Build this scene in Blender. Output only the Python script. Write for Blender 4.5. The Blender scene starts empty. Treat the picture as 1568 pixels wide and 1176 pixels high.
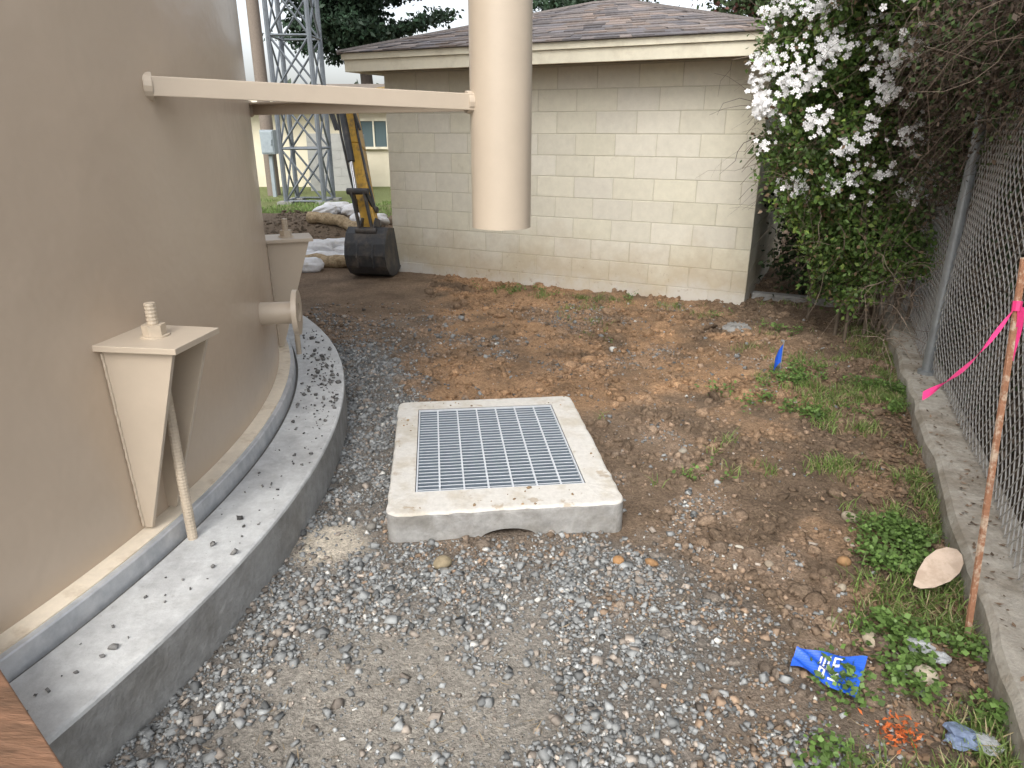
import bpy, math, numpy as np, random
from mathutils import Vector, Matrix
rng=np.random.default_rng(7); random.seed(7)
S=bpy.context.scene
# ---------------------------------------------------------------- helpers
LAT=rng.random((16,128,128))
def vn(x,y,sc,seed=0):
    x=np.asarray(x,float)*sc+37.3; y=np.asarray(y,float)*sc+11.7
    L=LAT[seed%16]; xi=np.floor(x).astype(int); yi=np.floor(y).astype(int)
    fx=x-xi; fy=y-yi; fx=fx*fx*(3-2*fx); fy=fy*fy*(3-2*fy)
    a=L[xi%128,yi%128]; b=L[(xi+1)%128,yi%128]; c=L[xi%128,(yi+1)%128]; d=L[(xi+1)%128,(yi+1)%128]
    return (a*(1-fx)+b*fx)*(1-fy)+(c*(1-fx)+d*fx)*fy
def fbm(x,y,sc,seed=0,o=4):
    r=0;a=.5;t=0
    for i in range(o):
        r=r+a*vn(x,y,sc*2**i,seed+i); t+=a; a*=.5
    return r/t
def ss(a,b,x):
    t=np.clip((np.asarray(x,float)-a)/(b-a),0,1); return t*t*(3-2*t)

def mat(name,base=(.5,.5,.5),rough=.6,metal=0,attr=False,base2=None,m2=(.45,.6),s2=3,var=.15,vs=12,bump=.2,bs=60,bd=.01,spec=.5,trans=0,extra=None,coat=0,bdet=6,stretch=None):
    m=bpy.data.materials.new(name); m.use_nodes=True; nt=m.node_tree; N=nt.nodes; L=nt.links
    P=N['Principled BSDF']; P.inputs['Roughness'].default_value=rough; P.inputs['Metallic'].default_value=metal
    P.inputs['Specular IOR Level'].default_value=spec; P.inputs['Coat Weight'].default_value=coat
    tc=N.new('ShaderNodeTexCoord'); co=tc.outputs['Object']
    if stretch:
        mp=N.new('ShaderNodeMapping'); mp.inputs['Rotation'].default_value=stretch[1]; mp.inputs['Scale'].default_value=stretch[0]; L.new(co,mp.inputs[0]); co=mp.outputs[0]
    if attr:
        a=N.new('ShaderNodeAttribute'); a.attribute_name='Col'; col=a.outputs['Color']
    else:
        a=N.new('ShaderNodeRGB'); a.outputs[0].default_value=(*base,1); col=a.outputs[0]
    def noise(sc,det=6,ro=.6):
        n=N.new('ShaderNodeTexNoise'); n.inputs['Scale'].default_value=sc; n.inputs['Detail'].default_value=det; n.inputs['Roughness'].default_value=ro
        L.new(co,n.inputs['Vector']); return n.outputs['Fac']
    def mr(v,a,b,c,d):
        n=N.new('ShaderNodeMapRange'); 
        for i,k in zip((1,2,3,4),(a,b,c,d)): n.inputs[i].default_value=k
        L.new(v,n.inputs[0]); return n.outputs[0]
    def mix(f,c1,c2,bt='MIX'):
        n=N.new('ShaderNodeMix'); n.data_type='RGBA'; n.blend_type=bt
        if isinstance(f,float): n.inputs[0].default_value=f
        else: L.new(f,n.inputs[0])
        for i,c in ((6,c1),(7,c2)):
            if isinstance(c,tuple): n.inputs[i].default_value=(*c,1)
            else: L.new(c,n.inputs[i])
        return n.outputs[2]
    if base2: col=mix(mr(noise(s2,8,.65),m2[0],m2[1],0,1),col,base2)
    if var:
        v=mr(noise(vs,8,.7),.25,.75,1-var,1+var)
        cb=N.new('ShaderNodeCombineColor'); [L.new(v,cb.inputs[i]) for i in range(3)]
        col=mix(1.0,col,cb.outputs[0],'MULTIPLY')
    if extra: col=extra(nt,N,L,col,noise,mr,mix,co)
    L.new(col,P.inputs['Base Color'])
    if bump:
        b=N.new('ShaderNodeBump'); b.inputs['Strength'].default_value=bump; b.inputs['Distance'].default_value=bd
        L.new(noise(bs,bdet,.65),b.inputs['Height']); L.new(b.outputs[0],P.inputs['Normal'])
    if trans:
        t=N.new('ShaderNodeBsdfTranslucent'); L.new(col,t.inputs[0]); ms=N.new('ShaderNodeMixShader'); ms.inputs[0].default_value=trans
        L.new(P.outputs[0],ms.inputs[1]); L.new(t.outputs[0],ms.inputs[2]); L.new(ms.outputs[0],N['Material Output'].inputs[0])
    return m

def root(name):
    e=bpy.data.objects.new(name,None); S.collection.objects.link(e); return e
def npmesh(name,V,F,cols,m,parent=None,smooth=False,mi=None):
    V=np.asarray(V,np.float32).reshape(-1,3); F=np.asarray(F,np.int32); n,k=F.shape
    me=bpy.data.meshes.new(name); me.vertices.add(len(V)); me.vertices.foreach_set('co',V.ravel())
    me.loops.add(n*k); me.loops.foreach_set('vertex_index',F.ravel()); me.polygons.add(n)
    me.polygons.foreach_set('loop_start',np.arange(0,n*k,k,dtype=np.int32))
    me.update(calc_edges=True); me.validate()
    if cols is not None:
        at=me.color_attributes.new('Col','FLOAT_COLOR','CORNER')
        cols=np.asarray(cols,np.float32)
        if cols.shape[0]==n: c=np.repeat(cols,k,axis=0)
        else: c=cols[F.ravel()]
        at.data.foreach_set('color',np.concatenate([c,np.ones((len(c),1),np.float32)],1).astype(np.float32).ravel())
    if smooth: me.polygons.foreach_set('use_smooth',np.ones(n,bool))
    me.materials.append(m); o=bpy.data.objects.new(name,me); S.collection.objects.link(o)
    if parent: o.parent=parent
    return o
class MB:
    def __init__(s): s.v=[];s.f=[];s.c=[];s.m=[]
    def add(s,vs,fs,col=(1,1,1),m=0):
        b=len(s.v); s.v+= [tuple(v) for v in vs]
        for f in fs: s.f.append([i+b for i in f]); s.c.append(col); s.m.append(m)
    def hexa(s,p,col=(1,1,1),m=0):
        s.add(p,[(3,2,1,0),(4,5,6,7),(0,1,5,4),(1,2,6,5),(2,3,7,6),(3,0,4,7)],col,m)
    def box(s,c,sz,R=None,col=(1,1,1),m=0):
        c=Vector(c); R=R or Matrix.Identity(3); x,y,z=[k/2 for k in sz]
        s.hexa([c+R@Vector(q) for q in ((-x,-y,-z),(x,-y,-z),(x,y,-z),(-x,y,-z),(-x,-y,z),(x,-y,z),(x,y,z),(-x,y,z))],col,m)
    def tube(s,pts,r,n=8,col=(1,1,1),m=0,cap=True):
        pts=[Vector(p) for p in pts]; rs=r if isinstance(r,(list,tuple)) else [r]*len(pts)
        b=len(s.v); up=None
        for i,p in enumerate(pts):
            d=(pts[min(i+1,len(pts)-1)]-pts[max(i-1,0)]).normalized()
            if up is None: up=Vector((0,0,1)) if abs(d.z)<.9 else Vector((1,0,0))
            a=d.cross(up).normalized(); u=a.cross(d).normalized(); up=u
            for k in range(n):
                t=2*math.pi*k/n; s.v.append(tuple(p+(a*math.cos(t)+u*math.sin(t))*rs[i]))
        for i in range(len(pts)-1):
            for k in range(n):
                s.f.append([b+i*n+k,b+i*n+(k+1)%n,b+(i+1)*n+(k+1)%n,b+(i+1)*n+k]); s.c.append(col); s.m.append(m)
        if cap and n>2:
            s.f.append([b+k for k in range(n)][::-1]); s.c.append(col); s.m.append(m)
            q=b+(len(pts)-1)*n; s.f.append([q+k for k in range(n)]); s.c.append(col); s.m.append(m)
    def prism(s,poly,off,col=(1,1,1),m=0):
        n=len(poly); off=Vector(off); vs=[Vector(p) for p in poly]+[Vector(p)+off for p in poly]
        s.add(vs,[tuple(range(n))[::-1],tuple(range(n,2*n))]+[(i,(i+1)%n,n+(i+1)%n,n+i) for i in range(n)],col,m)
    def make(s,name,mats,parent=None,smooth=False,bevel=0,seg=2,fixn=True):
        me=bpy.data.meshes.new(name); me.from_pydata(s.v,[],s.f)
        for k in (mats if isinstance(mats,(list,tuple)) else [mats]): me.materials.append(k)
        me.polygons.foreach_set('material_index',s.m)
        at=me.color_attributes.new('Col','FLOAT_COLOR','CORNER'); arr=[]
        for p,c in zip(me.polygons,s.c): arr+= [c[0],c[1],c[2],1]*p.loop_total
        at.data.foreach_set('color',arr)
        me.update()
        if fixn:
            import bmesh
            bm=bmesh.new(); bm.from_mesh(me); bmesh.ops.recalc_face_normals(bm,faces=bm.faces); bm.to_mesh(me); bm.free()
        if smooth:
            me.shade_smooth(); me.set_sharp_from_angle(angle=math.radians(35))
        o=bpy.data.objects.new(name,me); S.collection.objects.link(o)
        if parent: o.parent=parent
        if bevel:
            b=o.modifiers.new('b','BEVEL'); b.width=bevel; b.segments=seg; b.limit_method='ANGLE'; b.angle_limit=math.radians(40)
        return o
def lathe(mb,c,prof,n=256,col=(1,1,1),m=0,a0=0,a1=2*math.pi):
    full=abs(a1-a0-2*math.pi)<1e-6; k=len(prof); b=len(mb.v); cnt=n if full else n+1
    for i in range(cnt):
        t=a0+(a1-a0)*i/n
        for r,z in prof: mb.v.append((c[0]+r*math.cos(t),c[1]+r*math.sin(t),z))
    for i in range(n):
        j=(i+1)%cnt
        for q in range(k-1):
            mb.f.append([b+i*k+q,b+j*k+q,b+j*k+q+1,b+i*k+q+1]); mb.c.append(col); mb.m.append(m)

# ---------------------------------------------------------------- layout constants
TC=(-5.44,2.80); TR=4.20; RR=4.57; RZ=.20
KX=lambda y:1.45+.42*(y-1.64)       # kerb inner edge
kd=Vector((.42,1,0)).normalized(); kn=Vector((kd.y,-kd.x,0))
DC=np.array([-.085,3.125]); DA=math.radians(6.3); DW,DL,DH=1.0,1.25,.125
GX0,GX1,GY0,GY1=-.385,.365,-.445,.495
def dloc(x,y):
    dx=np.asarray(x)-DC[0]; dy=np.asarray(y)-DC[1]; c,s=math.cos(DA),math.sin(DA)
    return dx*c+dy*s, -dx*s+dy*c
def dworld(a,b,z):
    c,s=math.cos(DA),math.sin(DA); return Vector((DC[0]+a*c-b*s,DC[1]+a*s+b*c,z))
BO=Vector((-1.39,8.2,0)); bw=Vector((.902,-.431,0)); bd_=Vector((.431,.902,0))
def BP(a,b,z): v=BO+bw*a+bd_*b; return Vector((v.x,v.y,z))

def gz(x,y):
    x=np.asarray(x,float); y=np.asarray(y,float)
    h=.035*(fbm(x,y,1.3,0)-.5)+.022*(fbm(x,y,7,3,3)-.5)*ss(-3,-1,x)
    dirt=ss(3.8,4.4,y)*ss(-1.0,-.3,x)+ss(.6,1.1,x)*ss(3.9,3.2,y)*.6
    h=h+dirt*.075*(fbm(x,y,11,5,3)-.5)
    la,lb=dloc(x,y); h=h-.012*ss(.45,.1,np.abs(lb+.75))*ss(.75,.5,np.abs(la))
    h=h+(.34*ss(8.7,10.4,y)-.24*ss(11.3,12.6,y))*ss(-1.4,-2.4,x)*(1+.5*(fbm(x,y,2,8)-.5))
    return h

# ---------------------------------------------------------------- ground colour masks
def masks(x,y):
    n1=fbm(x,y,1.6,1); n2=fbm(x,y,4.5,6); n3=fbm(x,y,.9,9)
    rd=np.hypot(x-TC[0],y-TC[1])-RR
    A=ss(2.7,2.2,y+(n1-.5)*1.0+.5*ss(.3,1.1,x))*ss(1.0,.30,x+(n2-.5)*.8)
    A2=.38*ss(2.2,1.6,y+(n2-.5)*.8)*ss(1.7,.9,x+(n1-.5)*.6)
    B=ss(.62,.32,rd+(n2-.5)*.5)*ss(5.9,5.1,y+(n1-.5)*.8)
    C=.36*ss(.48,.62,n2)*ss(.35,.6,x)*ss(1.35,.9,x+(n1-.5)*.5)*ss(4.0,3.2,y)
    D=.25*ss(.52,.62,n1)*ss(4.2,5,y)*ss(7,6,y)*ss(2.2,1.5,x)
    g=np.clip(np.maximum.reduce([A,A2,B,C,D]),0,1)
    o=ss(3.7,4.1,y+(n1-.5)*.6)*ss(-.95,-.5,x+(n2-.5)*.4)*ss(2.4,1.3,x+(n3-.5)*1.2)*ss(.22,.58,n2*.55+n1*.45)
    o=np.maximum(o,.45*ss(.46,.62,n2)*ss(.55,.95,x)*ss(2.1,1.6,x)*ss(1.6,2,y))
    c=np.maximum(ss(.5,.2,np.hypot((x+.38)/.95,(y-1.62)/.8)-.15+(n2-.5)*.5),.75*ss(.3,.05,np.hypot((x-.03)/.5,(y-1.85)/.9)-.1+(n2-.5)*.4))
    pw=ss(.17,.08,np.hypot((x+.74)/1.2,(y-2.42)/1.3)+(n2-.5)*.14)
    return g,o,c,pw,n1,n2,n3
def gcol(x,y):
    g,o,c,pw,n1,n2,n3=masks(x,y)
    f=lambda *a:np.array(a)[None,:]
    col=f(.20,.145,.10)*(1+.9*(n2[:,None]-.5))
    dk=ss(.6,1.1,x)*ss(4.0,3.0,y); col=col*(1-.12*dk[:,None])
    org=f(.325,.205,.118)*(1+.7*(n2[:,None]-.5)); col=col*(1-o[:,None])+org*o[:,None]
    gr=f(.205,.197,.18)*(1+.5*(n2[:,None]-.5)); G=(g*.8)[:,None]; col=col*(1-G)+gr*G
    cc=f(.32,.295,.255)*(1+.3*(n2[:,None]-.5)); C=(c*.85)[:,None]; col=col*(1-C)+cc*C
    P=pw[:,None]; col=col*(1-P)+f(.55,.49,.40)*P
    gm=(ss(12.4,13.2,y)*ss(-2,-2.6,x))[:,None]; col=col*(1-gm)+f(.15,.17,.07)*gm
    gm=(ss(9,9.6,y)*ss(13.0,12.3,y)*ss(-1.6,-2.2,x))[:,None]*.6; col=col*(1-gm)+f(.17,.135,.10)*gm
    far=(ss(20,30,np.hypot(x,y)))[:,None]; col=col*(1-far)+f(.11,.12,.06)*far
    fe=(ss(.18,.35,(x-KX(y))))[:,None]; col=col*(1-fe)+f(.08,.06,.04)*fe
    return col

def axis(a,b,st,lo,hi):
    d=list(np.arange(a,b,st)); l=[];s=st;v=a
    while v>lo: s*=1.25; v-=s; l.append(v)
    r=[];s=st;v=d[-1]
    while v<hi: s*=1.25; v+=s; r.append(v)
    return np.array(l[::-1]+d+r)
xs=axis(-1.7,3.4,.021,-300,300); ys=axis(1.0,8.6,.023,-300,400)
X,Y=np.meshgrid(xs,ys); x=X.ravel(); y=Y.ravel(); z=gz(x,y)
la,lb=dloc(x,y)
z=np.where((la>GX0-.03)&(la<GX1+.03)&(lb>GY0-.03)&(lb<GY1+.03),-.75,z)
nx=len(xs); ny=len(ys); I=(np.arange(ny-1)[:,None]*nx+np.arange(nx-1)[None,:]).ravel()
F=np.stack([I,I+1,I+nx+1,I+nx],1)
def gx(nt,N,L,col,noise,mr,mix,co):
    v=N.new('ShaderNodeTexVoronoi'); v.inputs['Scale'].default_value=125; L.new(co,v.inputs['Vector'])
    hs=N.new('ShaderNodeSeparateColor'); L.new(v.outputs['Color'],hs.inputs[0])
    f=mr(hs.outputs[0],0,1,.72,1.35); cb=N.new('ShaderNodeCombineColor'); [L.new(f,cb.inputs[i]) for i in range(3)]
    return mix(.8,col,cb.outputs[0],'MULTIPLY')
M_ground=mat('ground_mat',attr=True,rough=.95,var=.32,vs=26,bump=.9,bs=85,bd=.02,spec=.15,extra=gx,bdet=10)
npmesh('ground',np.stack([x,y,z],1),F,gcol(x,y),M_ground,smooth=True)

# ---------------------------------------------------------------- stones
ph=(1+5**.5)/2
ICO=np.array([(-1,ph,0),(1,ph,0),(-1,-ph,0),(1,-ph,0),(0,-1,ph),(0,1,ph),(0,-1,-ph),(0,1,-ph),(ph,0,-1),(ph,0,1),(-ph,0,-1),(-ph,0,1)])/math.hypot(1,ph)
ICF=np.array([(0,11,5),(0,5,1),(0,1,7),(0,7,10),(0,10,11),(1,5,9),(5,11,4),(11,10,2),(10,7,6),(7,1,8),(3,9,4),(3,4,2),(3,2,6),(3,6,8),(3,8,9),(4,9,5),(2,4,11),(6,2,10),(8,6,7),(9,8,1)])
CUB=np.array([(-1,-1,-1),(1,-1,-1),(1,1,-1),(-1,1,-1),(-1,-1,1),(1,-1,1),(1,1,1),(-1,1,1)])*.62
CUF=np.array([(0,2,1),(0,3,2),(4,5,6),(4,6,7),(0,1,5),(0,5,4),(1,2,6),(1,6,5),(2,3,7),(2,7,6),(3,0,4),(3,4,7)])
def rotm(n):
    q=rng.normal(size=(n,4)); q/=np.linalg.norm(q,axis=1)[:,None]; w,x,y,z=q.T
    return np.stack([1-2*(y*y+z*z),2*(x*y-z*w),2*(x*z+y*w),2*(x*y+z*w),1-2*(x*x+z*z),2*(y*z-x*w),2*(x*z-y*w),2*(y*z+x*w),1-2*(x*x+y*y)],1).reshape(n,3,3)
def stones(name,P,r,cols,m,jit=.25,parent=None,ang=False):
    n=len(P); ax=1+ (rng.random((n,3))-.5)*np.array([.9,.9,.9])
    T,TF=(CUB,CUF) if ang else (ICO,ICF); kv=len(T)
    v=T[None]*(1+(rng.random((n,kv,3))-.5)*2*jit)*ax[:,None,:]
    v=np.einsum('nij,nkj->nki',rotm(n),v); v[:,:,2]*=.75; v=v*r[:,None,None]+P[:,None,:]
    F=(TF[None]+np.arange(n)[:,None,None]*kv).reshape(-1,3)
    return npmesh(name,v.reshape(-1,3),F,np.repeat(cols,len(TF),axis=0),m,parent)
M_stone=mat('gravel_mat',attr=True,rough=.85,var=.25,vs=90,bump=.3,bs=250,bd=.003,spec=.3)
def excl(x,y,pad=.0):
    a,b=dloc(x,y); rd=np.hypot(x-TC[0],y-TC[1])-RR
    return (rd>0.0)&~((abs(a)<DW/2+pad)&(abs(b)<DL/2+pad))&(x<KX(y)-.0)
N0=420000
x=rng.uniform(-1.9,2.6,N0); y=1.15+ (6.6-1.15)*rng.random(N0)**1.35
g,o,c,pw,n1,n2,n3=masks(x,y)
p=np.clip(g,0.035,1)*(1-.84*c)*(1-.9*pw)*(.30+.95*ss(.35,.65,fbm(x,y,9,12)))
k=(rng.random(N0)<p*.72)&excl(x,y); x=x[k];y=y[k];g=g[k];n=len(x)
r=np.clip(rng.lognormal(math.log(.0050),.50,n),.0024,.019)*(1+.25*ss(3.0,5,y))
t=rng.random(n); base=np.clip(rng.normal(.245,.075,n),.10,.55); tint=np.where((t<.78)[:,None],np.array([[.97,1.0,.985]]),np.array([[1.12,.97,.82]]))
br=(rng.random(n)<(1-g)*.7); cols=base[:,None]*tint; cols[br]=np.array([.25,.18,.125])*(.6+.9*rng.random((br.sum(),1)))
hi=rng.random(n)<.02; cols[hi]=np.array([.55,.54,.5])
stones('gravel',np.stack([x,y,gz(x,y)+r*.4],1),r,cols,M_stone,jit=.42,ang=True)
N1=90000; x=rng.uniform(-.9,2.9,N1); y=rng.uniform(1.6,8.0,N1); g,o,c,pw,n1,n2,n3=masks(x,y)
k=(rng.random(N1)<(1-g)*.42*ss(.32,.7,fbm(x,y,3.3,4)))&excl(x,y); x=x[k];y=y[k];o=o[k];n=len(x)
r=np.clip(rng.lognormal(math.log(.0085),.62,n),.004,.045)
cols=gcol(x,y)*(.8+.6*rng.random((n,1)))
stones('dirt_clods',np.stack([x,y,gz(x,y)+r*.2],1),r,cols,M_ground,jit=.25)
M_rock=mat('rock_mat',attr=True,rough=.9,var=.3,vs=40,bump=.5,bs=70,bd=.01,spec=.2)
for (px,py,pr,cc) in ((-.27,2.29,.05,(.28,.23,.15)),(1.47,2.62,.045,(.4,.34,.26)),(1.22,2.14,.026,(.36,.31,.24)),(1.19,1.86,.038,(.42,.36,.27)),(1.27,1.68,.055,(.46,.40,.31)),(.42,2.33,.03,(.33,.19,.09)),(.55,2.32,.035,(.27,.16,.08)),(1.0,2.28,.03,(.3,.25,.19)),(.93,2.42,.025,(.5,.47,.4)),(.9,3.3,.03,(.3,.27,.22)),(-.6,2.55,.03,(.2,.19,.17)),(1.3,2.3,.03,(.3,.18,.09)),(1.1,1.95,.02,(.35,.3,.22)),(1.38,2.45,.022,(.3,.26,.2))):
    P=np.array([[px,py,float(gz(px,py))+pr*.3]])
    o_=stones('rock',P,np.array([pr]),np.array([cc]),M_rock,jit=.2,ang=False)
    mo=o_.modifiers.new('s','SUBSURF'); mo.levels=1; mo.render_levels=1; o_.data.shade_smooth()

# ---------------------------------------------------------------- tank
tank=root('steel_water_tank')
M_tank=mat('tan_tank_paint',(.53,.43,.33),rough=.27,var=.03,vs=2.5,bump=.10,bs=4.5,bd=.06,bdet=3,spec=.55)
M_pipe=mat('tan_pipe_paint',(.51,.43,.335),rough=.38,var=.05,vs=6,bump=.06,bs=60,bd=.003)
M_cream=mat('cream_primer',(.76,.67,.53),rough=.7,var=.12,vs=20,bump=.2,bs=50,bd=.004,base2=(.6,.5,.37),m2=(.55,.7),s2=9)
M_band=mat('grey_sealed_band',(.42,.44,.46),rough=.42,metal=.25,base2=(.54,.55,.56),m2=(.4,.6),s2=9,var=.18,vs=15,bump=.2,bs=60,bd=.003)
M_galv=mat('galvanised_steel',(.48,.50,.52),rough=.38,metal=.75,var=.2,vs=15,bump=.1,bs=60,bd=.003)
def conx(nt,N,L,col,noise,mr,mix,co):
    col=mix(mr(noise(2.2,10,.75),.5,.72,0,.5),col,(.26,.245,.22))
    return mix(mr(noise(38,4,.6),.66,.75,0,.4),col,(.20,.18,.16))
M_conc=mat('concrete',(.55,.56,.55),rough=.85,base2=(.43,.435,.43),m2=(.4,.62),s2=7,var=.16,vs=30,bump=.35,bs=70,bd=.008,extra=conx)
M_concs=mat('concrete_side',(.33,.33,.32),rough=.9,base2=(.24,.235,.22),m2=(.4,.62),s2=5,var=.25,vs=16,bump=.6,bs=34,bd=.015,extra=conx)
b=MB(); lathe(b,TC,[(TR,.27),(TR,6.8),(0.01,8.0)],n=384); b.make('shell',M_tank,tank,smooth=True)
b=MB(); lathe(b,TC,[(TR-.01,.279),(TR+.012,.275),(TR+.062,.272),(TR+.064,.262)],n=384); b.make('base_plate',M_cream,tank,smooth=False)
b=MB(); lathe(b,TC,[(TR+.058,.268),(TR+.080,.266),(TR+.084,.262),(TR+.088,.19)],n=384); b.make('galvanised_band',M_band,tank,smooth=False)
M_gap=mat('sealant_gap',(.10,.095,.085),rough=.9,var=.3,vs=20)
b=MB(); lathe(b,TC,[(TR+.05,RZ-.008),(TR+.108,RZ-.008)],n=256); b.make('sealant_joint',M_gap,tank)
ring=root('concrete_ring_foundation')
b=MB(); o=len(b.v); nA=1200; prof=[(TR,-.2),(TR+.10,-.2),(TR+.102,RZ),(RR-.012,RZ),(RR-.003,RZ-.004),(RR,RZ-.013)]
for i in range(nA):
    t=2*math.pi*i/nA; j=.007*(float(vn(t*RR*1.0,2.2,9,4))-.5)+.004*(float(vn(t*RR,7.2,33,5))-.5)
    for q,(r,z) in enumerate(prof):
        rr=r+(j if q==3 else j*.4 if q==4 else 0); b.v.append((TC[0]+rr*math.cos(t),TC[1]+rr*math.sin(t),z))
for i in range(nA):
    j=(i+1)%nA
    for q in range(5): b.f.append([i*6+q,j*6+q,j*6+q+1,i*6+q+1]); b.c.append((1,1,1)); b.m.append(0)
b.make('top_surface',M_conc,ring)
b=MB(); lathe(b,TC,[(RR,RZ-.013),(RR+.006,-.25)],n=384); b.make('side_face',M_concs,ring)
M_rod=mat('threaded_rod_paint',(.50,.42,.32),rough=.5,bump=.0)
def TPt(az,r,z,tg=0):
    c,s=math.cos(az),math.sin(az); return Vector((TC[0]+r*c-tg*s,TC[1]+r*s+tg*c,z))
for i in range(12):
    az=math.radians(-8.4+29.6*i) if i<3 else math.radians(-8.4+29.6*2+ (360-59.2)/10*(i-2))
    b=MB(); zt=.965
    b.hexa([TPt(az,TR-.005,zt-.02,-.13),TPt(az,TR+.275,zt-.02,-.125),TPt(az,TR+.275,zt-.02,.125),TPt(az,TR-.005,zt-.02,.13),
            TPt(az,TR-.005,zt,-.13),TPt(az,TR+.275,zt,-.125),TPt(az,TR+.275,zt,.125),TPt(az,TR-.005,zt,.13)])
    for tg in (-.095,.095):
        e=.008
        b.hexa([TPt(az,TR-.01,.285,tg*.75-e),TPt(az,TR+.035,.285,tg*.75-e),TPt(az,TR+.035,.285,tg*.75+e),TPt(az,TR-.01,.285,tg*.75+e),
                TPt(az,TR-.01,zt-.021,tg-e),TPt(az,TR+.25,zt-.021,tg-e),TPt(az,TR+.25,zt-.021,tg+e),TPt(az,TR-.01,zt-.021,tg+e)])
        sg=-1 if tg<0 else 1
        pts=[TPt(az,TR+.006,.29+(zt-.32)*k/40,(tg*.75+(tg*.25)*k/40)+sg*.010)+Vector((random.uniform(-.001,.001),random.uniform(-.001,.001),0)) for k in range(41)]
        b.tube(pts,[.004+.0018*(k%2) for k in range(41)],6)
    b.make('anchor_chair_%d'%(i+1),M_pipe,tank,smooth=False,bevel=.004)
    b=MB(); n=150; rz0=RZ-.02; rz1=1.075
    rp=TR+.125
    pts=[];rs=[]
    for k in range(n+1):
        pts.append(TPt(az,rp,rz0+(rz1-rz0)*k/n)); rs.append(.0165+.0014*(k%2))
    b.tube(pts,rs,12)
    b.tube([TPt(az,rp,zt+.001),TPt(az,rp,zt+.04)],.036,6)
    b.tube([TPt(az,rp,zt),TPt(az,rp,zt+.006)],.045,20)
    b.make('anchor_bolt_%d'%(i+1),M_rod,tank)
az=math.radians(9.3); b=MB(); zn=.70
b.tube([TPt(az,TR-.02,zn),TPt(az,TR+.18,zn)],.058,32); 
fl=[TPt(az,TR+.165,zn),TPt(az,TR+.190,zn)]
def ringtube(b,p0,p1,ri,ro,n=40):
    d=(p1-p0).normalized(); a=d.cross(Vector((0,0,1))) 
    a=a.normalized() if a.length>.01 else Vector((1,0,0)); u=a.cross(d)
    o=len(b.v)
    for p,r in ((p0,ri),(p0,ro),(p1,ro),(p1,ri)):
        for k in range(n):
            t=2*math.pi*k/n; b.v.append(tuple(p+(a*math.cos(t)+u*math.sin(t))*r))
    for q in range(4):
        for k in range(n):
            b.f.append([o+q*n+k,o+q*n+(k+1)%n,o+((q+1)%4)*n+(k+1)%n,o+((q+1)%4)*n+k]); b.c.append((1,1,1)); b.m.append(0)
ringtube(b,fl[0],fl[1],.05,.118)
for k in range(8):
    t=2*math.pi*(k+.5)/8; d=TPt(az,1,0)-TPt(az,0,0); a=d.cross(Vector((0,0,1))).normalized(); u=a.cross(d)
    p=fl[0]+(a*math.cos(t)+u*math.sin(t))*.092; ringtube(b,p+d*.0252,p+d*.0262,.001,.011,12)
b.make('flanged_nozzle',M_pipe,tank,smooth=True)
ovf=Vector((-.047,3.16,0)); pr=.131
def pipeshell(b,pts,r,th=.008,n=48):
    b.tube(pts,r,n,cap=False); b.tube(pts,r-th,n,cap=False)
    ringtube(b,Vector(pts[0])+Vector((0,0,.0005)),Vector(pts[0])-Vector((0,0,.0005)),r-th,r,n)
b=MB(); pts=[ovf+Vector((0,0,1.185)),ovf+Vector((0,0,6.0))]
for k in range(1,9):
    t=k/8*math.pi/2; pts.append(ovf+Vector((-.3*(1-math.cos(t)),0,6.0+.3*math.sin(t))))
pts.append(Vector((TC[0]+TR-.1,3.16,6.3))); pipeshell(b,pts,pr); b.make('overflow_pipe',M_pipe,tank,smooth=True)
b=MB()
for azs,zz in ((-3.0,1.735),(19.6,1.70)):
    A=TPt(math.radians(azs),TR-.02,zz); Bp=ovf+Vector((-.10,-.03 if azs<0 else .03,1.70)); 
    d=(Bp-A).normalized(); s_=d.cross(Vector((0,0,1))).normalized(); u=s_.cross(d)
    Rm=Matrix((d,s_,u)).transposed(); L_=(Bp-A).length; mid=(A+Bp)/2
    sg=1 if azs<0 else -1
    b.box(mid+s_*.03*sg,(L_,.010,.064),Rm); b.box(mid+u*.027-s_*0.003*sg,(L_,.062,.010),Rm)
    b.tube([A-d*.0,A+d*.03],.046,16); b.tube([Bp-d*.05,Bp],.044,16)
b.make('pipe_struts',M_pipe,tank,bevel=.003)
x=[];y=[]
for k in range(330):
    a=math.radians(random.choice([random.gauss(8,6),random.uniform(-20,30),random.gauss(18,5)])); rr=random.choice([random.uniform(TR+.13,RR-.02),random.gauss(RR-.1,.04)])
    if rr<TR+.12 or rr>RR-.01: continue
    x.append(TC[0]+rr*math.cos(a)); y.append(TC[1]+rr*math.sin(a))
n=len(x); r=np.clip(rng.lognormal(math.log(.005),.6,n),.002,.018); stones('loose_pebbles',np.stack([x,y,RZ+r*.6],1),r,np.clip(rng.normal(.15,.05,n),.06,.4)[:,None]*np.array([[1,.98,.93]]),M_stone,jit=.35,ang=True)

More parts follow.
